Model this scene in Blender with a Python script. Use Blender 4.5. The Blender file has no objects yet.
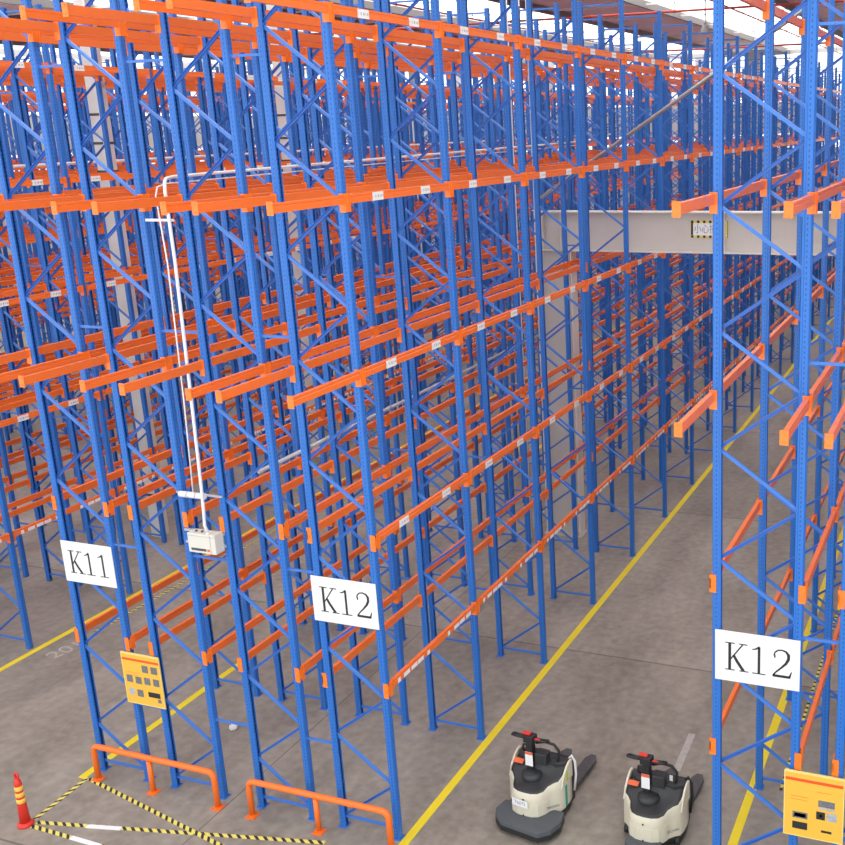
import bpy, bmesh, math, random
from mathutils import Vector, Matrix, Euler
random.seed(4)
PI = math.pi
S = 0.8                      # metres per frame depth
sc = bpy.context.scene
COL = sc.collection

# ------------------------------------------------------------------ dimensions
G1, G2, AX = 0.5829*S, 0.779*S, 5.0954*S      # gaps between rows, aisle width
BAY = 2.8777*S
LEV = [2.6058*S, 4.9888*S, 7.441*S, 9.8241*S, 12.2054*S]
STEP = 1.4919*S
ZN0 = 0.186*S
TOP = 13.5*S
OVER = 1.57*S
PW = 0.045                                     # half post width
NF = 25                                        # frames per row

# ------------------------------------------------------------------ helpers
def node_mat(name):
    m = bpy.data.materials.new(name); m.use_nodes = True
    nt = m.node_tree; return m, nt, nt.nodes['Principled BSDF']

def paint(name, col, rough=0.45, metal=0.0, var=0.06, scale=6.0, spec=0.5, bump=0.0):
    m, nt, b = node_mat(name)
    tc = nt.nodes.new('ShaderNodeTexCoord'); n = nt.nodes.new('ShaderNodeTexNoise')
    n.inputs['Scale'].default_value = scale; n.inputs['Detail'].default_value = 4
    nt.links.new(tc.outputs['Object'], n.inputs['Vector'])
    mx = nt.nodes.new('ShaderNodeMix'); mx.data_type = 'RGBA'
    mx.inputs['A'].default_value = (*[c*(1-var) for c in col], 1)
    mx.inputs['B'].default_value = (*[min(1, c*(1+var)) for c in col], 1)
    nt.links.new(n.outputs['Fac'], mx.inputs['Factor'])
    nt.links.new(mx.outputs['Result'], b.inputs['Base Color'])
    b.inputs['Roughness'].default_value = rough; b.inputs['Metallic'].default_value = metal
    b.inputs['Specular IOR Level'].default_value = spec
    if bump:
        bp = nt.nodes.new('ShaderNodeBump'); bp.inputs['Strength'].default_value = bump
        nt.links.new(n.outputs['Fac'], bp.inputs['Height']); nt.links.new(bp.outputs['Normal'], b.inputs['Normal'])
    return m

def glow(name, col, st):
    m = bpy.data.materials.new(name); m.use_nodes = True; nt = m.node_tree
    nt.nodes.clear(); o = nt.nodes.new('ShaderNodeOutputMaterial'); e = nt.nodes.new('ShaderNodeEmission')
    e.inputs['Color'].default_value = (*col, 1); e.inputs['Strength'].default_value = st
    nt.links.new(e.outputs[0], o.inputs[0]); return m

def M2(nt, op, a, b=None):  # small maths node helper
    n = nt.nodes.new('ShaderNodeMath'); n.operation = op
    for i, v in enumerate((a, b)):
        if v is None: continue
        if isinstance(v, (int, float)): n.inputs[i].default_value = v
        else: nt.links.new(v, n.inputs[i])
    return n.outputs[0]

def post_material():
    m, nt, b = node_mat('blue_post_paint')
    tc = nt.nodes.new('ShaderNodeTexCoord'); sp = nt.nodes.new('ShaderNodeSeparateXYZ')
    nt.links.new(tc.outputs['Object'], sp.inputs[0])
    ge = nt.nodes.new('ShaderNodeSeparateXYZ'); nt.links.new(tc.outputs['Normal'], ge.inputs[0])
    X, Y, Z = sp.outputs
    fz = M2(nt, 'ABSOLUTE', M2(nt, 'SUBTRACT', M2(nt, 'FRACT', M2(nt, 'DIVIDE', Z, 0.05)), 0.5))
    zmask = M2(nt, 'LESS_THAN', fz, 0.2)
    ay = M2(nt, 'LESS_THAN', M2(nt, 'ABSOLUTE', M2(nt, 'SUBTRACT', M2(nt, 'ABSOLUTE', Y), 0.02)), 0.0045)
    ax = M2(nt, 'LESS_THAN', M2(nt, 'ABSOLUTE', X), 0.005)
    nx = M2(nt, 'GREATER_THAN', M2(nt, 'ABSOLUTE', ge.outputs[0]), 0.8)
    ny = M2(nt, 'GREATER_THAN', M2(nt, 'ABSOLUTE', ge.outputs[1]), 0.8)
    hole = M2(nt, 'MULTIPLY', zmask, M2(nt, 'ADD', M2(nt, 'MULTIPLY', ay, nx), M2(nt, 'MULTIPLY', ax, ny)))
    mx = nt.nodes.new('ShaderNodeMix'); mx.data_type = 'RGBA'
    mx.inputs['A'].default_value = (*BLUE, 1)
    mx.inputs['B'].default_value = (0.012, 0.055, 0.20, 1)
    nt.links.new(hole, mx.inputs['Factor']); nt.links.new(mx.outputs['Result'], b.inputs['Base Color'])
    b.inputs['Roughness'].default_value = 0.38
    return m

BLUE = (0.023, 0.163, 0.570)
M = {}
M['post'] = post_material()
M['blue'] = paint('blue_brace_paint', (0.052, 0.192, 0.620), 0.35)
M['orange'] = paint('orange_paint', (0.95, 0.185, 0.026), 0.27, var=.05)
M['bracket'] = paint('orange_bracket_paint', (0.97, 0.215, 0.022), 0.3, var=.05)
M['guard'] = paint('guard_orange', (0.95, 0.190, 0.022), 0.42, var=.05)
M['white'] = paint('white_panel', (0.86, 0.86, 0.85), 0.5, var=.01)
M['black'] = paint('black_print', (0.02, 0.02, 0.022), 0.6)
M['soffit'] = paint('ceiling_white', (0.75, 0.74, 0.72), 0.7)
M['zinc'] = paint('zinc_foot', (0.45, 0.46, 0.47), 0.4, .6)
M['yellow'] = paint('yellow_floor_paint', (0.86, 0.67, 0.014), 0.6, var=.08, scale=3)
M['board'] = paint('yellow_board', (0.88, 0.50, 0.06), 0.5, var=.03)
M['boardtop'] = paint('yellow_board_edge', (0.90, 0.68, 0.22), 0.5, var=.03)
M['red'] = paint('red_plastic', (0.75, 0.035, 0.02), 0.4)
M['redstripe'] = paint('red_stripe', (0.80, 0.10, 0.02), 0.5)
M['bandy'] = paint('yellow_band', (0.95, 0.62, 0.10), 0.4)
M['steel'] = paint('grey_steel', (0.62, 0.575, 0.53), 0.55, var=.08, scale=1.3)
M['steelp'] = paint('pale_column_paint', (0.78, 0.75, 0.69), 0.6, var=.08, scale=1.5)
M['darksteel'] = paint('dark_roof_steel', (0.20, 0.19, 0.19), 0.6)
M['pipe'] = paint('grey_pipe', (0.52, 0.53, 0.54), 0.35, .3)
M['redpipe'] = paint('red_pipe', (0.50, 0.05, 0.03), 0.45)
M['boxw'] = paint('box_cream', (0.72, 0.70, 0.62), 0.45, var=.03)
M['cream'] = paint('truck_cream', (0.68, 0.64, 0.50), 0.32, var=.03)
M['cover'] = paint('truck_black', (0.030, 0.032, 0.034), 0.45, var=.2, bump=.05)
M['dark'] = paint('truck_dark', (0.018, 0.018, 0.020), 0.45)
M['mat'] = paint('platform_grey', (0.085, 0.095, 0.105), 0.75, var=.15)
M['fork'] = paint('fork_steel', (0.10, 0.095, 0.095), 0.5, .4, var=.3, scale=20)
M['print'] = paint('photo_print', (0.16, 0.17, 0.19), 0.5, var=.6, scale=45)
M['printl'] = paint('photo_print_light', (0.42, 0.45, 0.50), 0.5, var=.5, scale=45)
M['teal'] = paint('teal_strip', (0.03, 0.38, 0.26), 0.5)
M['lime'] = paint('lime_sticker', (0.50, 0.60, 0.05), 0.5)
M['blurred'] = paint('label_ink', (0.30, 0.26, 0.42), 0.6, var=.2)
M['orangelab'] = paint('orange_red_label', (0.80, 0.14, 0.05), 0.5)
M['skylight'] = glow('skylight_daylight', (1.0, 0.99, 0.98), 2.2)
M['window'] = glow('window_daylight', (0.96, 0.98, 1.0), 1.6)
M['ceil'] = paint('ceiling_sheet', (0.80, 0.79, 0.76), 0.7, var=.04)
M['wall'] = paint('wall_paint', (0.55, 0.54, 0.53), 0.8, var=.03, scale=.5)
M['scuff'] = paint('white_scuff', (0.46, 0.43, 0.40), 0.7, var=.3, scale=12)

def hatch_material(period=0.12, lean=1.0):
    m, nt, b = node_mat('yellow_black_hatch')
    tc = nt.nodes.new('ShaderNodeTexCoord'); sp = nt.nodes.new('ShaderNodeSeparateXYZ')
    nt.links.new(tc.outputs['Object'], sp.inputs[0])
    v = M2(nt, 'ADD', sp.outputs[0], M2(nt, 'MULTIPLY', sp.outputs[1], lean))
    f = M2(nt, 'GREATER_THAN', M2(nt, 'FRACT', M2(nt, 'DIVIDE', v, period)), 0.42)
    mx = nt.nodes.new('ShaderNodeMix'); mx.data_type = 'RGBA'
    mx.inputs['A'].default_value = (0.025, 0.022, 0.02, 1); mx.inputs['B'].default_value = (0.82, 0.70, 0.14, 1)
    nt.links.new(f, mx.inputs['Factor']); nt.links.new(mx.outputs['Result'], b.inputs['Base Color'])
    b.inputs['Roughness'].default_value = 0.6
    return m
M['hatch'] = hatch_material()
M['hatchsmall'] = hatch_material(0.13, 0.0)

def sticker_material():
    m, nt, b = node_mat('barcode_sticker')
    tc = nt.nodes.new('ShaderNodeTexCoord'); sp = nt.nodes.new('ShaderNodeSeparateXYZ')
    nt.links.new(tc.outputs['Object'], sp.inputs[0])
    w = nt.nodes.new('ShaderNodeTexNoise'); w.noise_dimensions = '1D'
    w.inputs['Scale'].default_value = 90
    nt.links.new(sp.outputs[1], w.inputs['W'])
    bar = M2(nt, 'GREATER_THAN', w.outputs['Fac'], 0.56)
    inz = M2(nt, 'LESS_THAN', M2(nt, 'ABSOLUTE', sp.outputs[2]), 0.014)
    mx = nt.nodes.new('ShaderNodeMix'); mx.data_type = 'RGBA'
    mx.inputs['A'].default_value = (0.85, 0.84, 0.82, 1); mx.inputs['B'].default_value = (0.1, 0.1, 0.1, 1)
    nt.links.new(M2(nt, 'MULTIPLY', bar, inz), mx.inputs['Factor'])
    nt.links.new(mx.outputs['Result'], b.inputs['Base Color']); b.inputs['Roughness'].default_value = 0.5
    return m
M['sticker'] = sticker_material()

def floor_material():
    m, nt, b = node_mat('concrete_floor')
    tc = nt.nodes.new('ShaderNodeTexCoord'); sp = nt.nodes.new('ShaderNodeSeparateXYZ')
    nt.links.new(tc.outputs['Object'], sp.inputs[0])
    mp = nt.nodes.new('ShaderNodeMapping'); mp.inputs['Scale'].default_value = (1.0, 0.35, 1)
    nt.links.new(tc.outputs['Object'], mp.inputs[0])
    n1 = nt.nodes.new('ShaderNodeTexNoise'); n1.inputs['Scale'].default_value = 0.9; n1.inputs['Detail'].default_value = 8; n1.inputs['Roughness'].default_value = 0.62
    nt.links.new(mp.outputs[0], n1.inputs['Vector'])
    n2 = nt.nodes.new('ShaderNodeTexNoise'); n2.inputs['Scale'].default_value = 7; n2.inputs['Detail'].default_value = 8
    nt.links.new(tc.outputs['Object'], n2.inputs['Vector'])
    r = nt.nodes.new('ShaderNodeValToRGB')
    r.color_ramp.elements[0].position = 0.36; r.color_ramp.elements[0].color = (0.215, 0.186, 0.152, 1)
    r.color_ramp.elements[1].position = 0.66; r.color_ramp.elements[1].color = (0.430, 0.380, 0.322, 1)
    f = M2(nt, 'ADD', M2(nt, 'MULTIPLY', n1.outputs['Fac'], 0.62), M2(nt, 'MULTIPLY', n2.outputs['Fac'], 0.38))
    nt.links.new(f, r.inputs['Fac'])
    # slab joints
    def joint(c, per, off, w):
        q = M2(nt, 'ABSOLUTE', M2(nt, 'SUBTRACT', M2(nt, 'FRACT', M2(nt, 'DIVIDE', M2(nt, 'ADD', c, off), per)), 0.5))
        return M2(nt, 'LESS_THAN', q, w/per)
    j1 = joint(sp.outputs[1], 6.72, -5.12+3.36, 0.016)
    j2 = joint(sp.outputs[0], 8.83, 2.55+4.4, 0.010)
    jm = M2(nt, 'MULTIPLY', M2(nt, 'MAXIMUM', j1, j2), 0.62)
    # per slab tone
    cell = M2(nt, 'FLOOR', M2(nt, 'DIVIDE', M2(nt, 'ADD', sp.outputs[1], -5.12), 6.72))
    wn = nt.nodes.new('ShaderNodeTexWhiteNoise'); wn.noise_dimensions = '1D'; nt.links.new(cell, wn.inputs['W'])
    second = M2(nt, 'MULTIPLY', M2(nt, 'GREATER_THAN', cell, -0.5), M2(nt, 'LESS_THAN', cell, 0.5))
    tone = M2(nt, 'ADD', M2(nt, 'MULTIPLY', wn.outputs['Value'], 0.10), M2(nt, 'ADD', 0.90, M2(nt, 'MULTIPLY', second, 0.10)))
    mul = nt.nodes.new('ShaderNodeVectorMath'); mul.operation = 'SCALE'
    nt.links.new(r.outputs[0], mul.inputs[0]); nt.links.new(tone, mul.inputs['Scale'])
    mx = nt.nodes.new('ShaderNodeMix'); mx.data_type = 'RGBA'
    mx.inputs['B'].default_value = (0.07, 0.06, 0.055, 1)
    nt.links.new(mul.outputs[0], mx.inputs['A']); nt.links.new(jm, mx.inputs['Factor'])
    nt.links.new(mx.outputs['Result'], b.inputs['Base Color'])
    rr = nt.nodes.new('ShaderNodeMapRange'); rr.inputs['To Min'].default_value = 0.38; rr.inputs['To Max'].default_value = 0.62
    nt.links.new(n2.outputs['Fac'], rr.inputs['Value']); nt.links.new(rr.outputs[0], b.inputs['Roughness'])
    return m
M['floor'] = floor_material()

class MB:
    """collects simple solids into one mesh"""
    def __init__(s): s.bm = bmesh.new()
    def box(s, x0, x1, y0, y1, z0, z1, rot=None, piv=None):
        v = [s.bm.verts.new(p) for p in ((x0,y0,z0),(x1,y0,z0),(x1,y1,z0),(x0,y1,z0),(x0,y0,z1),(x1,y0,z1),(x1,y1,z1),(x0,y1,z1))]
        for f in ((0,3,2,1),(4,5,6,7),(0,1,5,4),(1,2,6,5),(2,3,7,6),(3,0,4,7)): s.bm.faces.new([v[i] for i in f])
        if rot: bmesh.ops.rotate(s.bm, verts=v, cent=piv or (0,0,0), matrix=rot)
        return s
    def prism(s, pts, z0, z1, axis='z'):
        """pts: closed 2-D outline; extruded along axis"""
        def P(a, b, c):
            return {'z': (a, b, c), 'y': (a, c, b), 'x': (c, a, b)}[axis]
        lo = [s.bm.verts.new(P(a, b, z0)) for a, b in pts]; hi = [s.bm.verts.new(P(a, b, z1)) for a, b in pts]
        n = len(pts)
        for i in range(n): s.bm.faces.new((lo[i], lo[(i+1) % n], hi[(i+1) % n], hi[i]))
        s.bm.faces.new(hi); s.bm.faces.new(lo[::-1]); return s
    def tube(s, pts, r, n=10, cap=True):
        pts = [Vector(p) for p in pts]; rings = []; up = None
        for i, p in enumerate(pts):
            d = (pts[min(i+1, len(pts)-1)] - pts[max(i-1, 0)]).normalized()
            if up is None: up = Vector((0, 0, 1)) if abs(d.z) < .9 else Vector((1, 0, 0))
            a = (up - d*up.dot(d)).normalized(); b = d.cross(a); up = a
            rr = r[i] if isinstance(r, (list, tuple)) else r
            rings.append([s.bm.verts.new(p + (a*math.cos(t*2*PI/n) + b*math.sin(t*2*PI/n))*rr) for t in range(n)])
        for q, w in zip(rings, rings[1:]):
            for t in range(n):
                f = s.bm.faces.new((q[t], q[(t+1) % n], w[(t+1) % n], w[t])); f.smooth = True
        if cap: s.bm.faces.new(rings[0][::-1]); s.bm.faces.new(rings[-1])
        return s
    def loft(s, rings, cap=True, smooth=True):
        R_ = [[s.bm.verts.new(p) for p in ring] for ring in rings]; n = len(R_[0])
        for q, w in zip(R_, R_[1:]):
            for t in range(n):
                f = s.bm.faces.new((q[t], q[(t+1) % n], w[(t+1) % n], w[t])); f.smooth = smooth
        if cap: s.bm.faces.new(R_[0][::-1]); s.bm.faces.new(R_[-1])
        return s
    def stroke(s, pts, widths, y0, y1):
        """flat letter stroke in the x-z plane, with thickness y0..y1"""
        pts = [Vector((p[0], p[1])) for p in pts]; L, R_ = [], []
        for i, p in enumerate(pts):
            d = (pts[min(i+1, len(pts)-1)] - pts[max(i-1, 0)]).normalized(); nn = Vector((-d.y, d.x))
            w = widths[i] if isinstance(widths, (list, tuple)) else widths
            L.append(p + nn*w/2); R_.append(p - nn*w/2)
        for i in range(len(pts)-1):
            q = (L[i], L[i+1], R_[i+1], R_[i])
            s.prism([(a.x, a.y) for a in q], y0, y1, 'y')
        return s
    def move(s, v): bmesh.ops.translate(s.bm, verts=s.bm.verts, vec=v); return s
    def mesh(s, name, mat, bevel=0, subd=0):
        bmesh.ops.recalc_face_normals(s.bm, faces=s.bm.faces)
        if bevel: bmesh.ops.bevel(s.bm, geom=[e for e in s.bm.edges if e.calc_face_angle(0) > .6], offset=bevel, segments=2, affect='EDGES', profile=.6)
        me = bpy.data.meshes.new(name); s.bm.to_mesh(me); s.bm.free()
        me.materials.append(mat); return me
def put(name, me, parent=None, loc=(0,0,0), rot=(0,0,0)):
    o = bpy.data.objects.new(name, me); COL.objects.link(o)
    o.location = loc; o.rotation_euler = rot
    if parent: o.parent = parent
    return o
def tag(o, label, cat, group=None):
    o['label'] = label; o['category'] = cat
    if group: o['group'] = group
    return o
def thing(name, label, cat, loc=(0,0,0), rz=0, group=None):
    return tag(put(name, None, None, loc, (0,0,rz)), label, cat, group)
def struct(name, me, loc=(0,0,0), parent=None):
    o = put(name, me, parent, loc); o['kind'] = 'structure'; return o
def copy_tree(o, parent=None):
    c = o.copy(); COL.objects.link(c); c.parent = parent
    for ch in list(o.children): copy_tree(ch, c)
    return c

# ------------------------------------------------------------------ rack part meshes (shared)
def post_mesh():
    out = [(.042,-.028),(.042,-.008),(.036,-.004),(.036,.004),(.042,.008),(.042,.028),(.032,.045),(-.018,.045),(-.028,.036),(-.043,.036),(-.043,.014)]
    inn = [(-.039,.014),(-.039,.032),(-.026,.032),(-.016,.041),(.030,.041),(.038,.027),(.038,-.027),(.030,-.041),(-.016,-.041),(-.026,-.032),(-.039,-.032),(-.039,-.014)]
    out2 = [(-.043,-.014),(-.043,-.036),(-.028,-.036),(-.018,-.045),(.032,-.045)]
    b = MB(); b.prism(out+inn+out2, 0.006, TOP)
    return b.mesh('upright_post', M['post'])
POST = post_mesh()
FOOT = MB().box(-.06,.06,-.065,.065,0,.006).box(-.05,-.035,-.055,-.04,.006,.02).box(.035,.05,.04,.055,.006,.02).mesh('foot_plate', M['blue'])
HB = 2*0.5*S - 0.07
def brace_piece(b, x0, z0, x1, z1, y=0.0, r=.0165, solid=False):
    d = Vector((x1-x0, 0, z1-z0)); L = d.length; a = math.atan2(z1-z0, x1-x0)
    n0 = len(b.bm.verts)
    b.bm.verts.ensure_lookup_table()
    if solid: b.box(0, L, -.012, .012, -r, r)
    else: b.prism([(-.015,-r),(.015,-r),(.015,r),(-.015,r),(-.015,r-.003),(.012,r-.003),(.012,-r+.003),(-.015,-r+.003)], 0, L, 'x')
    b.bm.verts.ensure_lookup_table(); vs = b.bm.verts[n0:]
    bmesh.ops.rotate(b.bm, verts=vs, cent=(0,0,0), matrix=Matrix.Rotation(-a, 3, 'Y'))
    bmesh.ops.translate(b.bm, verts=vs, vec=(x0, y, z0))
XI = 0.5*S - 0.022
DIAG = MB(); brace_piece(DIAG, -XI, 0.012, XI, STEP/2-0.012); 
DIAG.box(-XI-.006,-XI+.006,-.022,-.012,.006,.018).box(XI-.006,XI+.006,-.022,-.012,STEP/2-.018,STEP/2-.006)
DIAG = DIAG.mesh('diagonal_brace', M['blue'])
HORZ = MB(); brace_piece(HORZ, -XI, 0, XI, 0, solid=True); HORZ = HORZ.mesh('horizontal_brace', M['blue'])
NDIAG = int((TOP-.1-ZN0)/(STEP/2))
def beam_prof(x=0., z=0.):
    # step-beam section (x,z) facing +x
    return [(x-.022,z-.048),(x+.022,z-.048),(x+.022,z+.010),(x+.017,z+.015),(x+.017,z+.021),(x+.022,z+.026),(x+.022,z+.048),(x-.022,z+.048)]
def beam_mesh(L, name='beam', fused=False):
    b = MB(); b.prism(beam_prof(), 0, L, 'y')
    if fused:
        for y0, y1 in ((-.004, .004), (L-.004, L+.004)): b.box(-.045, .03, y0, y1, -.125, .06)
    bb = b.mesh(name, M['orange']); return bb
BL = BAY - 2*PW - .012
BEAM = beam_mesh(BL); BEAMF = beam_mesh(BL, 'beam', True)
SL = OVER - PW - .012
STUB = beam_mesh(SL); STUBF = beam_mesh(SL, 'beam', True)
# end bracket: L-plate wrapping the outer face of the post, with hooks
def bracket_mesh(d):
    b = MB(); b.box(-.045, .030, -.005 if d>0 else 0, 0.0 if d>0 else .005, -.135, .062)
    b.box(.010, .016, -.055 if d>0 else 0, 0 if d>0 else .055, -.135, .062)
    for z in (-.1, -.03, .035): b.box(.016, .020, -.034 if d>0 else .022, -.022 if d>0 else .034, z-.012, z+.012)
    return b.mesh('end_bracket', M['bracket'])
BR_A, BR_B = bracket_mesh(1), bracket_mesh(-1)
ENDP = MB().box(-.036,.036,-.008,0,-.066,.066).box(-.010,.010,-.014,-.008,-.050,-.034).box(-.010,.010,-.014,-.008,.034,.050).mesh('end_plate', M['bracket'])
FRONT = MB().box(-.04,.028,-.006,0,-.135,.062).box(.010,.028,-.006,.05,-.09,.02).box(-.012,.010,-.013,-.006,-.06,-.035).mesh('bracket_plate', M['bracket'])
FRONTM = MB().box(-.028,.04,-.006,0,-.135,.062).box(-.028,-.010,-.006,.05,-.09,.02).box(-.010,.012,-.013,-.006,-.06,-.035).mesh('bracket_plate', M['bracket'])
# stickers lie on the +x face of a beam
STK = MB().box(0,.0015,-.11,.11,-.046,.046).mesh('label_sticker', M['sticker'])
STS = MB().box(0,.0015,-.07,.07,-.028,.028).mesh('label_sticker', M['white'])
STC = MB().box(0,.0015,-.03,.03,-.03,.03).mesh('label_sticker', M['white'])

def far_braces(m, k0):
    b = MB()
    for k in range(k0, NF):
        for j in range(NDIAG):
            # node j on the inner side when j even, outer side when odd
            z = ZN0 + j*STEP/2; sgn = -m if j % 2 == 0 else m
            brace_piece(b, sgn*XI, z+.012, -sgn*XI, z+STEP/2-.012, k*BAY, solid=True)
    return b.mesh('diagonal_brace', M['blue'])
BF = {}
def far_beams(m, k0, skip):
    b = MB()
    for k in range(k0, NF-1):
        for L in LEV:
            for s in (-1, 1):
                if (k, s) in skip: continue
                pr = beam_prof()
                pr = [(s*(x+.040)+s*.5*S, z+L+.04) for x, z in pr]
                b.prism(pr, k*BAY+PW+.006, (k+1)*BAY-PW-.006, 'y')
    return b.mesh('beam', M['orange'])
FB = {}

def rack_row(xc, y0, m, label, group, detail=2, stickers=False, skip=(), over=True):
    """m=+1: the outer (aisle) side is +x.  detail 2 near, 1 middle, 0 far"""
    r = thing('pallet_rack', label, 'rack', (xc, y0, 0), 0, group)
    H = .5*S
    for k in range(NF):
        for s in (-1, 1):
            p = put('upright_post', POST, r, (s*H, k*BAY, 0), (0, 0, 0 if s > 0 else PI))
            if detail == 2 and k < 7: put('foot_plate', FOOT, p)
        put('horizontal_brace', HORZ, r, (0, k*BAY, ZN0)); 
        put('horizontal_brace', HORZ, r, (0, k*BAY, TOP-.08))
    kb = 5 if detail >= 1 else 0
    for k in range(kb):
        for j in range(NDIAG):
            sgn = -m if j % 2 == 0 else m
            put('diagonal_brace', DIAG, r, (0, k*BAY, ZN0+j*STEP/2), (0, 0, 0 if sgn < 0 else PI))
    if (m, kb) not in BF: BF[(m, kb)] = far_braces(m, kb)
    o = put('diagonal_brace', BF[(m, kb)], r); o['kind'] = 'stuff'
    def beam(k, L, s, stub=False):
        ln = SL if stub else BL
        y = -PW-.006-SL if stub else k*BAY+PW+.006
        me = (STUB if stub else BEAM) if detail == 2 else (STUBF if stub else BEAMF)
        z = L+.04
        # the beam face looks outward: rotate by pi for the -x side (start point moves to the far end)
        if s > 0: b = put('beam', me, r, (s*(H+.040), y, z))
        else: b = put('beam', me, r, (s*(H+.040), y+ln, z), (0, 0, PI))
        if detail == 2:
            if stub:
                if s > 0: put('end_plate', ENDP, b, (0, 0, 0)); put('end_bracket', BR_B, b, (0, ln-.001, 0))
                else: put('end_plate', ENDP, b, (0, ln, 0), (0,0,PI)); put('end_bracket', BR_A, b, (0, .001, 0))
            else:
                put('end_bracket', BR_A, b, (0, .0005, 0)); put('end_bracket', BR_B, b, (0, ln-.0005, 0))
                if k == 0 and L in LEV[:2]:
                    if s > 0: put('bracket_plate', FRONT, b, (0, -2*PW-.008, 0))
                    else: put('bracket_plate', FRONTM, b, (0, ln+2*PW+.008, 0), (0, 0, PI))
        if stickers and s > 0 and not stub:
            if L == LEV[0]:
                for yy in (.16, .40*BL, .60*BL+.1): put('label_sticker', STC, b, (.0222, yy, -.02))
                for yy in (.34, .52, .68): put('label_sticker', STS, b, (.0222, yy, -.02)); put('label_sticker', STS, b, (.0222, BL-yy+.12, -.02))
            else:
                for yy in (.25*BL, .73*BL): put('label_sticker', STK, b, (.0222, yy, -.004))
    nb = 9
    for k in range(nb):
        for L in LEV:
            for s in (-1, 1):
                if (k, s) not in skip: beam(k, L, s)
    if over:
        for L in LEV[2:]:
            for s in (-1, 1): beam(0, L, s, True)
    key = (nb, tuple(x for x in skip if x[0] >= nb))
    if key not in FB: FB[key] = far_beams(m, nb, skip)
    o = put('beam', FB[key], r); o['kind'] = 'stuff'
    return r
TIEZ = [1.475*S, 4.37*S, 7.96*S, 11.75*S]
def ties(row, side, gap, ks):
    me = MB().box(0, gap-.09, -.012, .012, -.014, .014).box(-.004,0,-.03,.03,-.03,.03).mesh('row_spacer', M['blue'])
    for k in ks:
        for z in TIEZ: put('row_spacer', me, row, (.5*S+.045, k*BAY-.0, z))

GRP = 'parallel pallet rack rows'
PER = (4*S + 2*G1 + G2) + AX
rows = {}
def block(x_right, y0, names, det, stick, over=True, which=(4, 3, 2, 1), skip=None, tiek=(0, 2, 4)):
    xs = {4: x_right-.5*S, 3: x_right-1.5*S-G1, 2: x_right-2.5*S-G1-G2, 1: x_right-3.5*S-2*G1-G2}
    mm = {4: 1, 3: -1, 2: 1, 1: -1}
    out = {}
    for i in which:
        out[i] = rack_row(xs[i], y0, mm[i], names[i], GRP, det, stick and i == 4, (skip or {}).get(i, ()), over)
    if det:
        if 1 in out and 2 in out: ties(out[1], 1, G1, tiek)
        if 2 in out and 3 in out: ties(out[2], 1, G2, tiek)
        if 3 in out and 4 in out: ties(out[3], 1, G1, tiek)
    return out
F = block(0, 0, {4: 'rack row edging the K12 aisle, with the left K12 sign on its end',
                 3: 'rack row between the cream electrical box and the row with the left K12 sign',
                 2: 'rack row between the small yellow notice board and the cream electrical box',
                 1: 'rack row edging the K11 aisle, with the K11 sign on its end'}, 2, True,
          skip={3: ((4, -1),)})
# block on the right of the K12 aisle (mirror order: row 1 is the one on the aisle)
gx = AX
G_1 = rack_row(gx+.5*S, .0992*S, -1, 'rack row right of the K12 aisle, with the right K12 sign on its end', GRP, 2)
G_2 = rack_row(gx+1.5*S+G1, .0992*S, 1, 'rack row at the right picture edge, right of the row with the right K12 sign', GRP, 2)
for ch in G_2.children:
    if ch.name.startswith('diagonal_brace'): ch.location.z -= .085*S
ties(G_1, 1, G1-.03, (0, 2, 4))
for ch in G_1.children:
    if ch.name.startswith('diagonal_brace'): ch.location.z -= .085*S
G_1.scale.x = 1.06; G_1.location.x += .026; G_2.location.x += .042
E_ = block(-PER, .1*S, {4: 'first rack row across the K11 aisle, facing the row with the K11 sign',
                        3: 'second rack row back beyond the left side of the K11 aisle',
                        2: 'third rack row back beyond the left side of the K11 aisle',
                        1: 'fourth rack row back beyond the left side of the K11 aisle'}, 1, True)
D_ = block(-2*PER, 1.45*S, {4: 'fifth rack row back beyond the left side of the K11 aisle',
                          3: 'sixth rack row back beyond the left side of the K11 aisle',
                          2: 'seventh rack row back beyond the left side of the K11 aisle',
                          1: 'eighth rack row back beyond the left side of the K11 aisle'}, 0, False)
C_ = block(-3*PER, .75*S, {4: 'ninth rack row back beyond the left side of the K11 aisle',
                          3: 'tenth rack row back beyond the left side of the K11 aisle',
                          2: 'eleventh rack row back beyond the left side of the K11 aisle',
                          1: 'twelfth rack row back beyond the left side of the K11 aisle'}, 0, False)

# ------------------------------------------------------------------ signs
def glyph(b, ch, x, z, h, y0, y1):
    def st(pts, w): b.stroke([(x+p[0]*h, z+p[1]*h) for p in pts], [q*h for q in w] if isinstance(w, list) else w*h, y0, y1)
    if ch == 'K':
        st([(.17, .02), (.17, .98)], .095)
        st([(.02, .015), (.34, .015)], .035); st([(.02, .985), (.34, .985)], .035)
        st([(.20, .40), (.60, .97)], .045); st([(.48, .985), (.76, .985)], .035)
        st([(.31, .54), (.42, .34), (.64, .02)], [.09, .10, .10]); st([(.50, .015), (.80, .015)], .035)
        return .80
    if ch == '1':
        st([(.25, .02), (.25, .97)], [.085, .085]); st([(.02, .86), (.14, .89), (.27, .98)], [.03, .05, .07])
        st([(.03, .015), (.47, .015)], .035); return .50
    if ch == '2':
        st([(.07, .73), (.12, .73)], .10)
        st([(.07, .76), (.10, .88), (.20, .965), (.33, .985), (.46, .94), (.54, .83), (.54, .68), (.46, .52), (.30, .34), (.14, .18), (.04, .05)],
           [.05, .05, .05, .05, .07, .10, .10, .085, .06, .05, .05])
        st([(.03, .045), (.60, .045)], .09); st([(.58, .03), (.645, .25)], [.07, .03]); return .66
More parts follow.
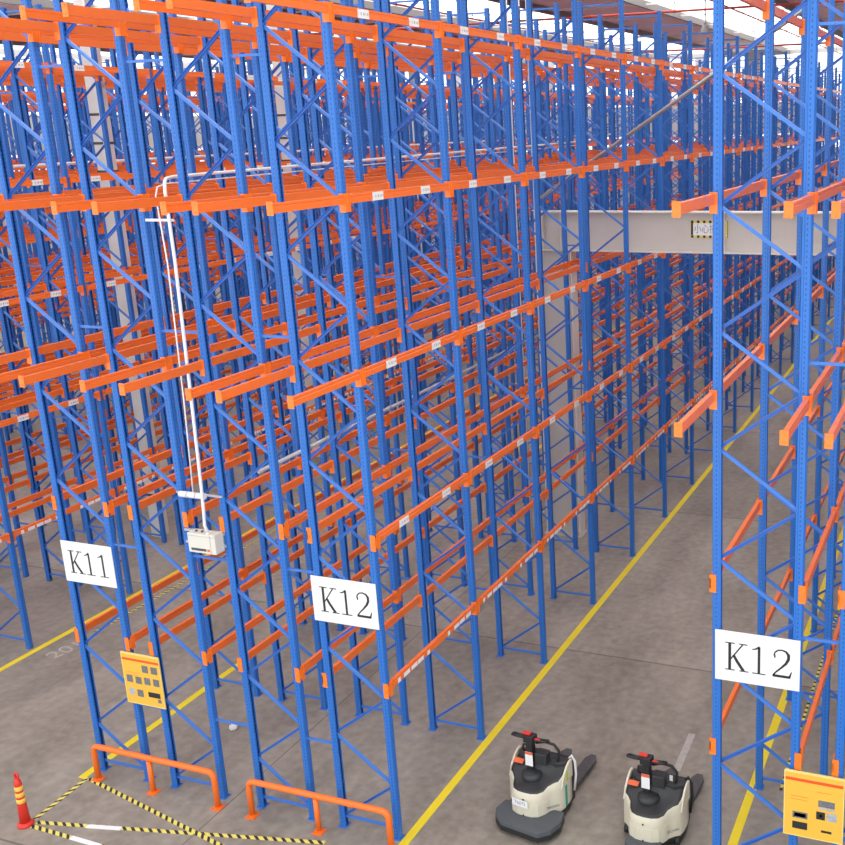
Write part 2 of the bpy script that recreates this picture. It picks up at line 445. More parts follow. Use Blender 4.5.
def sign(text, x0, x1, yf, z0, z1, label):
    t = thing('aisle_sign', label, 'sign', (x0, yf, z0), 0, None)
    w, h = x1-x0, z1-z0
    put('sign_panel', MB().box(0, w, -.008, 0, 0, h).mesh('sign_panel', M['white']), t)
    b = MB(); lh = h*.555; z = h*.225
    xs = {'K': .115*w, 0: .43*w, 1: .68*w}
    glyph(b, 'K', .115*w, z, lh, -.0105, -.0082)
    glyph(b, text[1], .435*w, z, lh, -.0105, -.0082); glyph(b, text[2], (.675 if text[2] == '2' else .70)*w, z, lh, -.0105, -.0082)
    put('lettering', b.mesh('lettering', M['black']), t)
    return t
ys = -.055
sign('K11', -5.98*S, -4.91*S, ys, 3.63*S, 4.35*S, 'white sign lettered K11 fixed on the rack end at left')
sign('K12', -1.09*S, .03*S, ys, 3.63*S, 4.36*S, 'white sign lettered K12 on the left of the two K12 rack ends')
sign('K12', 5.09*S, 6.20*S, ys+.08, 3.645*S, 4.36*S, 'large white sign lettered K12 on the rack end at right, above the trucks')

# ------------------------------------------------------------------ yellow notice boards
def board(x0, x1, yf, z0, z1, label, prints):
    t = thing('notice_board', label, 'board', (x0, yf, z0), 0)
    w, h = x1-x0, z1-z0
    put('panel', MB().box(0, w, -.01, 0, 0, h).mesh('panel', M['board']), t)
    put('frame_edge', MB().box(-.006, w+.006, -.016, 0.002, h-.012, h+.010).box(-.01,0,-.014,.002,-.008,h).box(w,w+.01,-.014,.002,-.008,h).box(0,w,-.014,.002,-.008,0).mesh('frame_edge', M['boardtop']), t)
    put('header_stripe', MB().box(.004, w-.004, -.0125, -.0102, h*.86, h*.905).mesh('header_stripe', M['redstripe']), t)
    put('printed_lines', MB().box(w*.1, w*.42, -.012, -.0102, h*.62, h*.624).box(w*.1, w*.4, -.012, -.0102, h*.57, h*.574).box(w*.55, w*.8, -.012, -.0102, h*.74, h*.744).mesh('printed_lines', M['redstripe']), t)
    for (a, b_, c, d, mt) in prints:
        q = MB().box(a*w, b_*w, -.0125, -.0102, c*h, d*h).mesh('photo_print', M[mt]); put('photo_print', q, t)
board(-5.02*S, -4.25*S, -.075, 1.56*S, 2.48*S, 'small yellow notice board of dark pictures below the K11 sign',
      [(.52,.68,.66,.80,'print'),(.76,.93,.66,.80,'print'),(.06,.22,.42,.56,'print'),(.30,.46,.41,.55,'print'),(.54,.70,.42,.56,'print'),(.78,.94,.42,.56,'print'),
       (.08,.22,.16,.30,'printl'),(.30,.46,.15,.29,'print'),(.60,.92,.18,.28,'black'),(.84,.93,.09,.16,'print')])
board(6.05*S, 6.81*S, -.0, 1.53*S, 2.49*S, 'yellow notice board with red stripe below the right K12 sign, at bottom right corner',
      [(.14,.40,.28,.38,'print'),(.17,.37,.30,.36,'printl'),(.14,.40,.11,.22,'black'),(.58,.86,.52,.62,'print'),(.60,.86,.48,.51,'printl'),
       (.55,.70,.32,.44,'black'),(.61,.65,.36,.40,'white'),(.73,.90,.32,.44,'printl'),(.64,.82,.12,.155,'black')])

# ------------------------------------------------------------------ guard rails
def bent(p0, p1, h, r=.09, n=6):
    """path up from p0, across to p1, with rounded corners"""
    d = (Vector(p1)-Vector(p0)); L = d.length; d.normalize(); a = Vector(p0); pts = [a.copy()+Vector((0,0,.01))]
    for i in range(n+1):
        t = i/n*PI/2; pts.append(a + Vector((0,0,h-r+math.sin(t)*r)) + d*(r-math.cos(t)*r))
    b = Vector(p1)
    for i in range(n+1):
        t = PI/2 - i/n*PI/2; pts.append(b + Vector((0,0,h-r+math.sin(t)*r)) - d*(r-math.cos(t)*r))
    pts.append(b+Vector((0,0,.01))); return pts
def guard(x0, xm, x1, y, label):
    t = thing('guard_rail', label, 'guard rail', (x0, y, 0), 0, 'rack end guard rails')
    h = .71*S - .04
    put('bent_rail', MB().tube(bent((0,0,0), (x1-x0,0,0), h), .04, 14).mesh('bent_rail', M['guard']), t)
    put('middle_post', MB().tube([(xm-x0,0,.01),(xm-x0,0,h-.035)], .036, 14).mesh('middle_post', M['guard']), t)
    fp = MB().box(-.07,.07,-.07,.07,0,.01); 
    for a in (-1,1):
        for b_ in (-1,1): fp.box(a*.052-.008,a*.052+.008,b_*.052-.008,b_*.052+.008,.01,.02)
    fp.prism([(math.cos(i*PI/6)*.05, math.sin(i*PI/6)*.05) for i in range(12)], .01, .03)
    fp = fp.mesh('foot_plate', M['guard'])
    for x in (0, xm-x0, x1-x0): put('foot_plate', fp, t, (x, 0, 0))
guard(-5.80*S, -4.60*S, -3.26*S, -.22, 'orange tubular guard rail in front of the rack end with the K11 sign')
guard(-2.57*S, -1.29*S, .03*S, -.22, 'orange tubular guard rail in front of the rack end with the left K12 sign')

# ------------------------------------------------------------------ bollard
t = thing('warning_bollard', 'red plastic bollard with three yellow bands on the floor at lower left', 'bollard', (-5.98*S, -1.6*S, 0))
def lathe(b, prof, n=20):
    return b.loft([[(r*math.cos(i*2*PI/n), r*math.sin(i*2*PI/n), z) for i in range(n)] for r, z in prof])
put('base', lathe(MB(), [(.10,0),(.10,.02),(.085,.04),(.06,.055)]).mesh('base', M['red']), t)
put('tube', lathe(MB(), [(.066,.04),(.054,.30),(.046,.60),(.038,.66),(.018,.68)]).mesh('tube', M['red']), t)
for z in (.34, .43, .52):
    r = .0555 - (z-.3)*.027; put('reflective_band', lathe(MB(), [(r,z),(r+.002,z+.002),(r+.001,z+.058),(r-.001,z+.06)]).mesh('reflective_band', M['bandy']), t)
put('top_loop', MB().tube([(0.0+.028*math.sin(a), 0, .715-.05*math.cos(a)) for a in [i*2*PI/14 for i in range(15)]], .014, 8).box(-.02,.02,-.015,.015,.66,.70).mesh('top_loop', M['red']), t)

# ------------------------------------------------------------------ floor markings
def strip(name, p0, p1, w, mat, label, cat, group=None, z=.004):
    a, b_ = Vector((p0[0]*S, p0[1]*S, 0)), Vector((p1[0]*S, p1[1]*S, 0)); L = (b_-a).length
    me = MB().box(0, L, -w/2, w/2, 0.0, z).mesh(name, mat)
    o = put(name, me, None, a, (0,0,math.atan2(b_.y-a.y, b_.x-a.x))); return tag(o, label, cat, group)
strip('floor_line', (.15,-1.2), (.15,52), .115, M['yellow'], 'yellow painted line along the left side of the K12 aisle', 'floor line', 'painted aisle lines')
strip('floor_line', (5.02,-1.2), (4.80,52), .115, M['yellow'], 'yellow painted line along the right side of the K12 aisle, behind the sign', 'floor line', 'painted aisle lines')
strip('floor_line', (-6.12,-.35), (-6.12,52), .115, M['yellow'], 'yellow painted line along the right side of the K11 aisle', 'floor line', 'painted aisle lines')
strip('floor_line', (-10.84,-.5), (-10.78,52), .115, M['yellow'], 'yellow painted line along the left side of the K11 aisle at left edge', 'floor line', 'painted aisle lines')
TG = 'yellow and black floor tapes'
strip('hazard_tape', (-5.95,-1.45), (-6.02,-.30), .06, M['hatch'], 'hatched tape from the bollard up to the first guard rail', 'tape', TG)
strip('hazard_tape', (-5.97,-.32), (-2.5,-1.05), .06, M['hatch'], 'hatched tape slanting in front of the first guard rail', 'tape', TG, .006)
strip('hazard_tape', (-5.85,-1.50), (-1.05,-.47), .06, M['hatch'], 'hatched tape from the bollard towards the second guard rail', 'tape', TG, .005)
strip('hazard_tape', (-5.85,-1.60), (-3.6,-1.65), .06, M['hatch'], 'short hatched tape at the picture bottom, right of the bollard', 'tape', TG, .005)
strip('hazard_tape', (-10.25,4.0), (-10.1,30), .06, M['hatch'], 'hatched tape running along the left of the K11 aisle', 'tape', TG)
strip('hazard_tape', (5.46,3.0), (5.46,16), .04, M['hatchsmall'], 'hatched tape under the rack row with the right K12 sign', 'tape', TG)
for p0, p1, l in (((-4.98,-1.325),(-4.4,-1.20),'white patch on the hatched tape between the bollard and second guard rail'),
                  ((-5.0,-1.62),(-4.4,-1.635),'white patch on the hatched tape at the picture bottom')):
    strip('tape_patch', p0, p1, .065, M['white'], l, 'tape patch', None, .008)
def ftext(body, loc, rz, size, label):
    cu = bpy.data.curves.new('t', 'FONT'); cu.body = body; cu.size = size; cu.extrude = .001
    tmp = bpy.data.objects.new('t', cu); COL.objects.link(tmp)
    dg = bpy.context.evaluated_depsgraph_get(); me = bpy.data.meshes.new_from_object(tmp.evaluated_get(dg))
    bpy.data.objects.remove(tmp); me.materials.clear(); me.materials.append(M['scuff'])
    return tag(put('floor_number', me, None, loc, (0,0,rz)), label, 'floor marking')
ftext('201', (-10.12*S, 2.75*S, .003), math.radians(80), .42, 'worn white painted number 201 on the floor of the K11 aisle')
# white scrap and the plastic film on the floor
b = MB()
for i in range(7):
    a = i*.9; b.box(-.05,.05,-.03,.03,.0,.05, Matrix.Rotation(a,3,'Z') @ Matrix.Rotation(.5*math.sin(i*2.),3,'X'), (0,0,.03))
tag(put('crumpled_paper', b.move((0,0,.02)).mesh('crumpled_paper', M['white']), None, (-4.57*S,1.71*S,0)), 'small crumpled white paper on floor under the racks behind the first guard rail', 'paper')
strip('scuff_mark', (3.66,3.0), (3.62,4.15), .10, M['scuff'], 'pale fork-shaped scuff on the aisle floor behind the right truck', 'scuff mark', None, .002)

# ------------------------------------------------------------------ electrical box with conduit
bx = -2.87*S
t = thing('electrical_box', 'cream electrical box hung between rack ends, right of the K11 sign', 'electrical box', (bx, -.055, 4.57*S))
w_, h_ = .205, .25
b = MB().box(-w_, w_, -.16, -.01, 0, h_); put('casing', b.mesh('casing', M['boxw'], bevel=.008), t)
put('cover_seam', MB().box(w_-.075, w_-.07, -.163, -.16, .01, h_-.01).box(-w_+.01,w_-.01,-.163,-.16,h_-.03,h_-.026).mesh('cover_seam', M['zinc']), t)
put('warning_strip', MB().box(-w_+.04, .06, -.1625, -.160, .03, .062).mesh('warning_strip', M['fork']), t)
put('warning_strip', MB().box(.075, w_-.09, -.1625, -.160, .03, .062).mesh('warning_strip', M['orangelab']), t)
for z in (.04, .20): put('mounting_rail', MB().box(-.38, .22, -.012, 0.012, z, z+.03).mesh('mounting_rail', M['pipe']), t)
put('gland', lathe(MB(), [(.022,h_),(.022,h_+.03),(.014,h_+.035)], 10).move((.10,-.145,0)).mesh('gland', M['white']), t)
for x in (-.12, -.03): put('gland', lathe(MB(), [(.015,h_),(.015,h_+.02)], 10).move((x,-.09,0)).mesh('gland', M['fork']), t)
t = thing('insulator_bar', 'white bar of fittings fixed between posts just above the cream electrical box', 'fitting', (-2.95*S, -.060, 5.455*S))
put('bar', MB().box(-.35,.33,-.018,0.006,-.012,.012).mesh('bar', M['pipe']), t)
for x in (-.20, -.07, .06): put('insulator', MB().tube([(x-.06,-.055,0),(x+.055,-.055,0)], .038, 12).mesh('insulator', M['white']), t)
# conduit: drops from flue level down to the box
cx_ = bx+.10; yb = -.20
path = [(cx_, yb, 4.57*S+h_+.037), (cx_-.03, yb, 4.57*S+h_+.12), (cx_-.02, yb, 5.2*S), (cx_-.005, yb, 5.6*S)]
zt = 10.18*S
path += [(cx_+.02, yb, 7*S), (cx_+.05, yb, 9*S), (cx_+.04, yb, zt-.14), (cx_+.03, yb+.02, zt-.05), (cx_-.02, yb+.10, zt-.01), (cx_-.10, yb+.30, zt)]
path += [(-2.92*S, y*S, zt+.008*y) for y in (1, 4, 8, 12, 16)]
tag(put('conduit', MB().tube(path, .019, 8).mesh('conduit', M['white'])), 'white cable conduit dropping into the cream electrical box', 'conduit')
path2 = [(cx_-.13, yb-.01, 5.55*S), (cx_-.09, yb, 7*S), (cx_-.06, yb, 9*S), (cx_-.10, yb, zt-.20), (cx_-.11, yb+.05, zt-.10), (cx_-.12, yb+.2, zt-.07)] + [(cx_-.14, y*S, zt-.07+.008*y) for y in (1, 5, 10, 16)]
tag(put('cable', MB().tube(path2, .009, 6).mesh('cable', M['white'])), 'thin white cable hanging left of the thicker conduit', 'cable')
tag(put('cable_support', MB().box(-.30,.09,-.012,.012,-.014,.014).mesh('cable_support', M['white']), None, (cx_-.02, yb+.04, 9.60*S)), 'short white bar steadying the conduit, below the fourth beam level', 'bracket')
def pipe(name, p0, p1, r, mat, label, cat, collars=0):
    a, b_ = Vector(p0)*S, Vector(p1)*S
    t = thing(name, label, cat, a); d = b_-a
    put('run', MB().tube([(0,0,0), d], r, 10).mesh('run', M[mat]), t)
    if collars:
        n = d.normalized()
        for i in range(collars):
            c = d*((i+.5)/collars); put('coupling', MB().tube([c-n*.04, c+n*.04], r*1.35, 10).mesh('coupling', M[mat]), t)
    if name == 'fire_main':
        n = max(2, int(d.length/8))
        for i in range(n):
            c = d*((i+.5)/n); put('hanger', MB().tube([c, (c.x, c.y, 16.5*S-.002-a.z)], .012, 6).mesh('hanger', M['darksteel']), t)
    return t
pipe('sprinkler_pipe', (-2.88,1.2,5.40), (-2.88,14.5,5.46), .027, 'pipe', 'grey sprinkler pipe inside the racks right of the electrical box, between second and third beams', 'pipe', 5)
pipe('sprinkler_pipe', (-14.0,.5,10.12), (-14.0,50,10.3), .03, 'white', 'thin white pipe along the racks beyond the K11 aisle', 'pipe', 8)
pipe('sprinkler_pipe', (-14.0,1,5.2), (-14.0,50,5.3), .027, 'pipe', 'grey pipe low inside the racks beyond the K11 aisle', 'pipe', 8)
pipe('downpipe', (-2.70,11.85,0), (-2.70,11.85,16.4), .028, 'white', 'white downpipe beside the portal column, the right one of two', 'pipe', 0)
pipe('downpipe', (-3.02,11.85,0), (-3.02,11.85,16.4), .024, 'white', 'white downpipe beside the portal column, the left one of two', 'pipe', 0)

# ------------------------------------------------------------------ portal frame and building columns
YP = 12.5*S
t = thing('steel_column', 'grey steel H column carrying the girder over the K12 aisle', 'column', (-2.255*S, YP, 0))
hw = .475*S
put('web', MB().box(-hw+.015, hw-.015, -.008, .008, 0, 7.71*S).mesh('web', M['steel']), t)
for s in (-1, 1): put('flange', MB().box(s*hw-.012, s*hw+.012, -.15, .15, 0, 7.71*S).mesh('flange', M['steelp']), t)
put('base_plate', MB().box(-hw-.05, hw+.05, -.2, .2, 0, .025).mesh('base_plate', M['steel']), t)
t = thing('steel_girder', 'grey steel girder spanning over the K12 aisle with a warning sign on it', 'girder', (-2.73*S+.02, YP, 7.73*S))
GLn = 11.6*S; gh = .965*S
put('web', MB().box(0, GLn, -.008, .008, .01, gh-.01).mesh('web', M['steel']), t)
put('end_plate', MB().box(-.03, -.006, -.15, .15, 0, gh-.013).mesh('end_plate', M['steelp']), t)
put('flange', MB().box(-.03, GLn, -.15, .15, gh-.012, gh+.010).mesh('flange', M['steelp']), t)
put('flange', MB().box(-.03, GLn, -.15, .15, -.010, .012).mesh('flange', M['steelp']), t)
for x in (.12, .52, 3.9, 6.4): put('stiffener', MB().box(x, x+.012, -.12, -.021, .013, gh-.013).mesh('stiffener', M['steelp']), t)
t = thing('steel_column', 'right hand steel column carrying the far end of the girder', 'column', (-2.73*S+GLn, YP, 0))
put('web', MB().box(-.678, .0, -.008, .008, 0, 7.71*S).mesh('web', M['steel']), t)
for x in (-.7, .0): put('flange', MB().box(x, x+.022, -.15, .15, 0, 7.71*S).mesh('flange', M['steelp']), t)
put('base_plate', MB().box(-.76, .08, -.2, .2, 0, .025).mesh('base_plate', M['steel']), t)
t = thing('roof_post', 'slim pale post rising from the left end of the girder to the roof', 'post', (-2.72*S, YP, 8.71*S))
put('shaft', MB().box(-.05,.05,-.05,.05,0,16.4*S-8.71*S).mesh('shaft', M['steelp']), t)
put('cap_plate', MB().box(-.09,.09,-.09,.09,0.0,.014).mesh('cap_plate', M['steelp']), t)
t = thing('roof_brace', 'long grey double angle brace slanting up above the girder', 'brace', (-2.66*S, YP, 9.03*S))
d = Vector((10.9*S, 0, 10.9*.625*S))
for y in (-.05, .05):
    put('angle', MB().tube([(.04, y, 0), (d.x, y, d.z)], .03, 4).mesh('angle', M['pipe']), t)
for q in (.1, .25, .4, .55, .7, .85): put('batten', MB().tube([(d.x*q,-.05,d.z*q),(d.x*q,.05,d.z*q)], .03, 6).mesh('batten', M['pipe']), t)
# warning sign on girder
t = thing('warning_sign', 'white warning sign with yellow and black border on the grey girder', 'sign', (1.32*S, YP-.016, 8.08*S))
sw, sh = .74, .33
put('sign_panel', MB().box(0, sw, -.006, .004, 0, sh).mesh('sign_panel', M['white']), t)
b = MB().box(0,sw,-.009,-.0062,0,.045).box(0,sw,-.009,-.0062,sh-.05,sh).box(0,.05,-.009,-.0062,.05,sh-.05).box(sw-.05,sw,-.009,-.0062,.05,sh-.05)
put('striped_border', b.mesh('striped_border', M['hatch']), t)
cu = bpy.data.curves.new('t', 'FONT'); cu.body = '小心撞头'; cu.size = .19; cu.extrude = .001
tmp = bpy.data.objects.new('t', cu); COL.objects.link(tmp)
me = bpy.data.meshes.new_from_object(tmp.evaluated_get(bpy.context.evaluated_depsgraph_get()))
bpy.data.objects.remove(tmp); me.materials.clear(); me.materials.append(M['blurred'])
xs_ = [v.co.x for v in me.vertices]; 
if xs_:
    k_ = (sw-.14)/(max(xs_)-min(xs_))
    for v in me.vertices: v.co.x = (v.co.x-min(xs_))*k_
put('lettering', me, t, (.07, -.0075, .10), (PI/2, 0, 0))

def ccolumn(X, Y, w, label):
    t = thing('building_column', label, 'column', (X*S, Y*S, 0))
    put('shaft', MB().box(-w/2,w/2,-w/2,w/2,0,16.45*S).mesh('shaft', M['steelp'], bevel=.01), t)
    for z in (1.2, 9.9, 10.6, 11.3): put('band', MB().box(-w/2-.012,w/2+.012,-w/2-.012,w/2+.012,z*S,z*S+.05).mesh('band', M['fork']), t)
    put('downpipe', MB().tube([(w/2+.05,-w/2-.03,0.0),(w/2+.05,-w/2-.03,16.4*S)], .022, 8).mesh('downpipe', M['white']), t)
ccolumn(-13.14, 9.15, .26, 'pale square building column inside the racks beyond the K11 aisle, the nearer one')
ccolumn(-13.14, 16.6, .26, 'pale square building column inside the racks beyond the K11 aisle, the farther one')

# ------------------------------------------------------------------ building shell
ZR = 16.5*S; X0, X1, Y0, Y1 = -52*S, 12.0*S, -14*S, 76*S
struct('floor', MB().box(X0, X1, Y0, Y1, -.2, 0).mesh('floor', M['floor']))
# roof: metal sheet strips with translucent daylight strips between
b = MB(); edges = []
x = X1; i = 0; sky = []
grey_w, sky_w = 5.0*S, 6.04*S
xr = -8.0*S + 3*PER
segs = []
while xr > X0-PER:
    segs.append((xr-grey_w, xr, 'g')); segs.append((xr-grey_w-sky_w, xr-grey_w, 's')); xr -= PER
n = 0
for a, c, kd in segs:
    a, c = max(a, X0), min(c, X1)
    if c-a < .05: continue
    if kd == 'g': b.box(a, c, Y0, Y1, ZR, ZR+.12)
    else:
        n += 1; struct('window_%d' % n, MB().box(a+.001, c-.001, Y0, Y1, ZR+.05, ZR+.07).mesh('window', M['skylight']))
struct('ceiling', b.mesh('ceiling', M['ceil']))
nt_ = 0
for a, c, kd in segs:
    if kd != 'g': continue
    for xx in (a, c):
        if X0 < xx < X1:
            nt_ += 1; struct('trim_%d' % nt_, MB().box(xx-.06, xx+.06, Y0, Y1, ZR-.26, ZR-.001).mesh('trim', M['darksteel']))
for y in range(-10, 76, 6):
    nt_ += 1; struct('trim_%d' % nt_, MB().box(X0, X1, y*S-.03, y*S+.03, ZR-.16, ZR-.10).mesh('trim', M['steelp']))
# far and left walls with bands of windows
def wall_band(name, x0, x1, along, fixed, nw):
    b = MB(); global n
    def bx_(a, c, z0, z1, t0=0., t1=.2):
        if along == 'x': b.box(a, c, fixed+t0, fixed+t1, z0, z1)
        else: b.box(fixed-t1, fixed-t0, a, c, z0, z1)
    bx_(x0, x1, 0, 7.0); bx_(x0, x1, 7.9, 9.9); bx_(x0, x1, 12.9, ZR)
    L = (x1-x0)/nw
    for i in range(nw+1):
        c = x0+i*L; a0, a1 = max(x0, c-.35), min(x1, c+.35)
        bx_(a0, a1, 7.0, 7.9); bx_(a0, a1, 9.9, 12.9)
    for i in range(nw):
        a, c = x0+i*L+.35, x0+(i+1)*L-.35
        for z0, z1 in ((7.0, 7.9), (9.9, 12.9)):
            n += 1
            g = MB(); fr = MB()
            def q(B_, a_, c_, za, zb, t0, t1):
                if along == 'x': B_.box(a_, c_, fixed+t0, fixed+t1, za, zb)
                else: B_.box(fixed-t1, fixed-t0, a_, c_, za, zb)
            q(g, a, c, z0, z1, .08, .1)
            w = struct('window_%d' % n, g.mesh('window', M['window']))
            for k in range(0, 4):
                xx = a+(c-a)*k/3; q(fr, max(a, xx-.03), min(c, xx+.03), z0, z1, .04, .075)
            q(fr, a, c, (z0+z1)/2-.03, (z0+z1)/2+.03, .03, .039)
            struct('window_frame', fr.mesh('window_frame', M['steel']), parent=w)
    struct(name, b.mesh(name, M['wall']))
wall_band('wall_far', X0, X1, 'x', Y1, 14)
wall_band('wall_left', Y0, Y1, 'y', X0, 14)
struct('wall_right_added', MB().box(X1, X1+.2, -2*S, Y1, 0, ZR).mesh('wall_right_added', M['wall']))  # unseen wall, added to shut out side light and darken the far racks
# sprinkler mains and a lamp under the roof
pipe('fire_main', (-30,29,15.0), (11.8,29,15.0), .035, 'redpipe', 'red fire main crossing under the roof above the K12 aisle', 'pipe', 12)
pipe('fire_main', (-51.5,44,14.6), (11.8,44,14.6), .035, 'redpipe', 'thinner red fire main farther away under the roof', 'pipe', 12)
for X in (-13.5, -2.6, 8.6):
    pipe('fire_main', (X,14,15.4), (X,70,15.4), .028, 'redpipe', {-13.5:'red pipe running away under the roof above the left racks',-2.6:'red pipe running away under the roof over the racks left of the K12 aisle',8.6:'red pipe running away under the roof at far right'}[X], 'pipe', 8)
t = thing('pendant_lamp', 'small dark bell shaped pendant lamp under the roof, upper right', 'lamp', (-3.05*S, 30.5*S, 14.25*S))
put('shade', lathe(MB(), [(.18,0),(.17,.03),(.10,.22),(.05,.27)]).mesh('shade', M['darksteel']), t)
put('lamp_body', lathe(MB(), [(.05,.27),(.05,.42),(.02,.45)]).mesh('lamp_body', M['pipe']), t)
put('rod', MB().tube([(0,0,.44),(0,0,ZR-.0-14.25*S)], .02, 6).mesh('rod', M['darksteel']), t)

# ------------------------------------------------------------------ ride-on pallet trucks
def truck(cx, cy, rz, label, second):
    t = thing('pallet_truck', label, 'pallet truck', (cx, cy, 0), rz, 'parked ride-on pallet trucks')
    # platform
    pl = [(-.40,-.22),(-.43,-.42),(-.37,-.60),(-.24,-.70),(.30,-.74),(.42,-.62),(.47,-.36),(.42,-.16)]
    pl = [(x+.02, y if y > -.5 else y+.08) for x, y in pl]
    if second: pl = [(-.22,-.36),(-.22,-.48),(-.16,-.52),(.16,-.52),(.22,-.48),(.22,-.36)]
    p = put('platform', MB().prism(pl, .09, .19).mesh('platform', M['mat'], bevel=.012), t)
    put('platform_edge', MB().prism([(x*1.01, y*1.01-.004) for x, y in pl], .06, .12).mesh('platform_edge', M['dark']), p)
    # body outline (counter-clockwise from rear left)
    half = [(0,-.42),(.10,-.412),(.185,-.375),(.235,-.30),(.262,-.22),(.315,-.16),(.37,-.12),(.388,-.04),(.388,.10),(.375,.20)]
    ol = [(-x, y) for x, y in half[::-1]] + half[1:]
    zt = lambda y: .49 + max(0, (y+.30))*.40
    def ring(sc_, z): return [(x*sc_, (y+.05)*sc_-.05, z(y) if callable(z) else z) for x, y in ol]
    put('chassis', MB().loft([ring(.97,.05), ring(.98,.17)]).mesh('chassis', M['dark']), t)
    b = MB(); b.loft([ring(1,.15), ring(1.0,.22), ring(.99, lambda y: .8*zt(y)), ring(.965, zt), ring(.93, lambda y: zt(y)+.012)], cap=False)
    bod = put('body_shell', b.mesh('body_shell', M['cream']), t)
    # black top cover: slightly dished, rises towards the column
    def cr(sc_, dz): return [(x*sc_, (y-.0)*sc_+.0*y, zt(y)+dz) for x, y in ol]
    b = MB(); b.loft([cr(.94,-.02), cr(.90,.012), cr(.80,.022), cr(.62,.030), cr(.40,.045), cr(.15,.055)], cap=True)
    cov = put('top_cover', b.mesh('top_cover', M['cover']), t)
    dy = lambda f: f
    put('front_apron', MB().loft([[(x*1.012*f, (y+.05)*1.012*f-.05, z) for x, y in ol[5:-5]]+[(x*.93*f, (y+.05)*.93*f-.05, z) for x, y in ol[5:-5][::-1]] for f, z in ((1,.19),(1,.30),(.995,.355))], smooth=False).mesh('front_apron', M['cream']), bod)
    # raised side wings at the rear
    for s in (-1, 1):
        b = MB(); pr = [(-.10,.40),(.20,.42),(.20,.665),(.13,.67),(.05,.63),(-.04,.54)]
        b.prism([(a_, c_+.06) for a_, c_ in pr], s*.362, s*.390, 'x')
        put('side_wing', b.mesh('side_wing', M['cream'], bevel=.008), t)
    put('rear_cowl', MB().prism([(-.35,.10),(-.35,.20),(.35,.20),(.35,.10),(.25,.03),(-.25,.03)], .42, .725).mesh('rear_cowl', M['cover'], bevel=.02), t)
    bb = lathe(MB(), [(.15,.50),(.14,.585),(.11,.605),(.07,.61)], 24).move((-.05,-.07,0)); put('column_boot', bb.mesh('column_boot', M['cover']), t)
    # mast / battery side at rear
    rear = put('rear_carriage', MB().box(-.35,.35,.205,.33,.05,.66).mesh('rear_carriage', M['dark'], bevel=.015), t)
    put('hose', MB().tube([(.30,.24,.66),(.35,.26,.72),(.39,.27,.64),(.40,.27,.46),(.375,.26,.22)], .018, 8).mesh('hose', M['white'] if not second else M['dark']), rear)
    for s in (-1, 1):
        f = put('fork', MB().prism([(s*.19-.085,.33),(s*.19+.085,.33),(s*.19+.085,1.12),(s*.19+.04,1.22),(s*.19-.04,1.22),(s*.19-.085,1.12)], .055, .105).mesh('fork', M['fork'], bevel=.006), t)
        put('load_wheel', MB().tube([(s*.19-.05,1.0,.036),(s*.19+.05,1.0,.036)], .036, 12).mesh('load_wheel', M['dark']), f)
        put('caster_wheel', MB().tube([(s*.33-.03,-.10,.065),(s*.33+.03,-.10,.065)], .065, 14).mesh('caster_wheel', M['dark']), t)
    # steering column and head
    cxl = -.095; DZ = .06
    put('steering_column', MB().prism([(-.045,-.04),(.045,-.04),(.05,.05),(-.05,.05)], .44, .98).move((cxl, -.02, 0)).mesh('steering_column', M['dark'], bevel=.008), t, (0,0,DZ))
    put('instruction_label', MB().box(-.055,.055,-.0665,-.0632,.66,.86).move((cxl,-.001,0)).mesh('instruction_label', M['white']), t)
    put('instruction_label', MB().box(-.055,.055,-.0675,-.0667,.82,.86).move((cxl,-.001,0)).mesh('instruction_label', M['orangelab']), t)
    hd = put('control_head', MB().prism([(-.07,-.06),(.07,-.06),(.08,.06),(-.08,.06)], .93, 1.03).move((cxl, -.02, 0)).mesh('control_head', M['dark'], bevel=.012), t, (0,0,DZ))
    put('red_button', MB().box(-.075,.035,-.03,.03,1.03,1.05).move((cxl-.02,-.02,0)).mesh('red_button', M['red'], bevel=.006), hd)
    for s in (-1, 1):
        lp = [(cxl+s*.06,-.05,.99),(cxl+s*.15,-.07,1.0),(cxl+s*.235,-.06,1.0),(cxl+s*.25,-.02,.985),(cxl+s*.245,.03,.965),(cxl+s*.15,.03,.955),(cxl+s*.06,.01,.96)]
        put('handle_loop', MB().tube(lp, .017, 8).mesh('handle_loop', M['dark']), hd)
    put('red_switch', MB().box(.10,.17,-.075,-.05,1.0,1.02).move((cxl,0,0)).mesh('red_switch', M['red']), hd)
    put('grab_bar', MB().tube([(cxl+.05,.05,.88),(cxl+.18,.06,.92),(cxl+.30,.07,.90),(cxl+.36,.08,.82),(cxl+.35,.09,.70),(cxl+.32,.10,.62)], .019, 8).mesh('grab_bar', M['dark']), t, (0,0,DZ))
    put('control_box', MB().box(.07,.24,-.05,.09,.64,.80).move((cxl,0,0)).mesh('control_box', M['cover'], bevel=.02), t, (0,0,DZ))
    put('side_loop', MB().tube([(cxl-.04,.0,.86),(cxl-.12,.01,.84),(cxl-.13,.02,.76),(cxl-.05,.03,.70)], .015, 8).mesh('side_loop', M['dark']), t, (0,0,DZ))
    # stickers
    put('orange_sticker', MB().box(-.07,.07,-.036,.036,0,.003, Matrix.Rotation(.38,3,'X')).move((-.275,-.02,.665)).mesh('orange_sticker', M['orangelab']), cov)
    put('front_screw', MB().tube([(0.0,-.420,.42),(0.0,-.428,.42)], .011, 8).mesh('front_screw', M['dark']), bod)
    put('front_screw', MB().tube([(0.0,-.428,.20),(0.0,-.434,.20)], .011, 8).mesh('front_screw', M['dark']), bod)
    cu = bpy.data.curves.new('t', 'FONT'); cu.body = 'CROWN'; cu.size = .045; cu.extrude = .001
    tmp = bpy.data.objects.new('t', cu); COL.objects.link(tmp)
    me = bpy.data.meshes.new_from_object(tmp.evaluated_get(bpy.context.evaluated_depsgraph_get())); bpy.data.objects.remove(tmp)
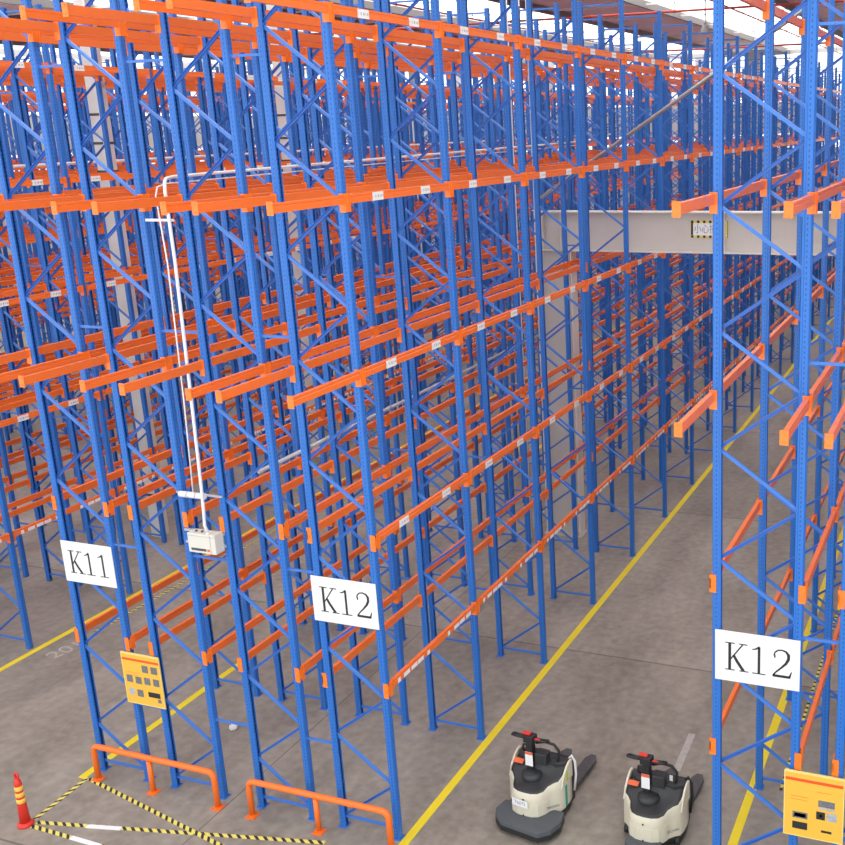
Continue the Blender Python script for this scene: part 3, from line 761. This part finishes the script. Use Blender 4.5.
    me.materials.clear(); me.materials.append(M['print'])
    put('maker_lettering', me, bod, (.245,-.27,.24), (PI/2, 0, math.radians(48)))
    if not second:
        lb = put('number_label', MB().box(-.115,.115,-.002,0,-.05,.05).mesh('number_label', M['white']), bod, (-.045,-.428,.365), (0,0,math.radians(-4)))
        cu = bpy.data.curves.new('t', 'FONT'); cu.body = 'T6075'; cu.size = .066; cu.extrude = .0008; cu.align_x = 'CENTER'
        tmp = bpy.data.objects.new('t', cu); COL.objects.link(tmp)
        me = bpy.data.meshes.new_from_object(tmp.evaluated_get(bpy.context.evaluated_depsgraph_get())); bpy.data.objects.remove(tmp)
        me.materials.clear(); me.materials.append(M['blurred']); put('number_lettering', me, lb, (0,-.003,-.018), (PI/2,0,0))
        put('teal_strip', MB().box(.390,.395,-.02,.03,.16,.46).mesh('teal_strip', M['teal']), t)
        put('lime_sticker', MB().box(.3905,.394,.02,.06,.50,.64).mesh('lime_sticker', M['lime']), t)
    else:
        put('lime_sticker', MB().box(-.396,-.3885,-.04,.03,.28,.40).mesh('lime_sticker', M['lime']), t)
        put('paper_slip', MB().box(-.02,.02,.10,.11,.66,.80).move((.18,.0,0)).mesh('paper_slip', M['white']), t)
    return t
truck(1.84*S, 1.33*S, math.radians(-5), 'left ride-on pallet truck, cream and black, with a white number label on its front', False)
truck(3.80*S, 1.34*S, math.radians(-3), 'right ride-on pallet truck, cream and black, nearest the right K12 sign', True)

# ------------------------------------------------------------------ light, world, camera
w = bpy.data.worlds.new('World'); sc.world = w; w.use_nodes = True
w.node_tree.nodes['Background'].inputs['Color'].default_value = (0.93, 0.96, 1.0, 1)
w.node_tree.nodes['Background'].inputs['Strength'].default_value = 1.5

cam = bpy.data.cameras.new('camera'); co = bpy.data.objects.new('camera', cam); COL.objects.link(co)
f_px, pcx, pcy = 1032.6568, 613.391, 400.2976
RX, RY, RZ = 1.3123, 0.0237, 0.3429
co.rotation_mode = 'XYZ'; co.rotation_euler = (RX, RY, RZ)
co.location = (8.1001*S, -11.9103*S, 10.7138*S)
cam.sensor_fit = 'HORIZONTAL'; cam.sensor_width = 36.0
cam.lens = f_px/845*36
cam.shift_x = -(pcx-422.5)/845; cam.shift_y = (pcy-422.5)/845
cam.clip_start = .1; cam.clip_end = 300
sc.camera = co
sc.view_settings.view_transform = 'Standard'; sc.view_settings.look = 'None'
sc.view_settings.exposure = 0.36; sc.view_settings.gamma = 1.0
sc.cycles.max_bounces = 6; sc.cycles.diffuse_bounces = 4; sc.cycles.glossy_bounces = 2
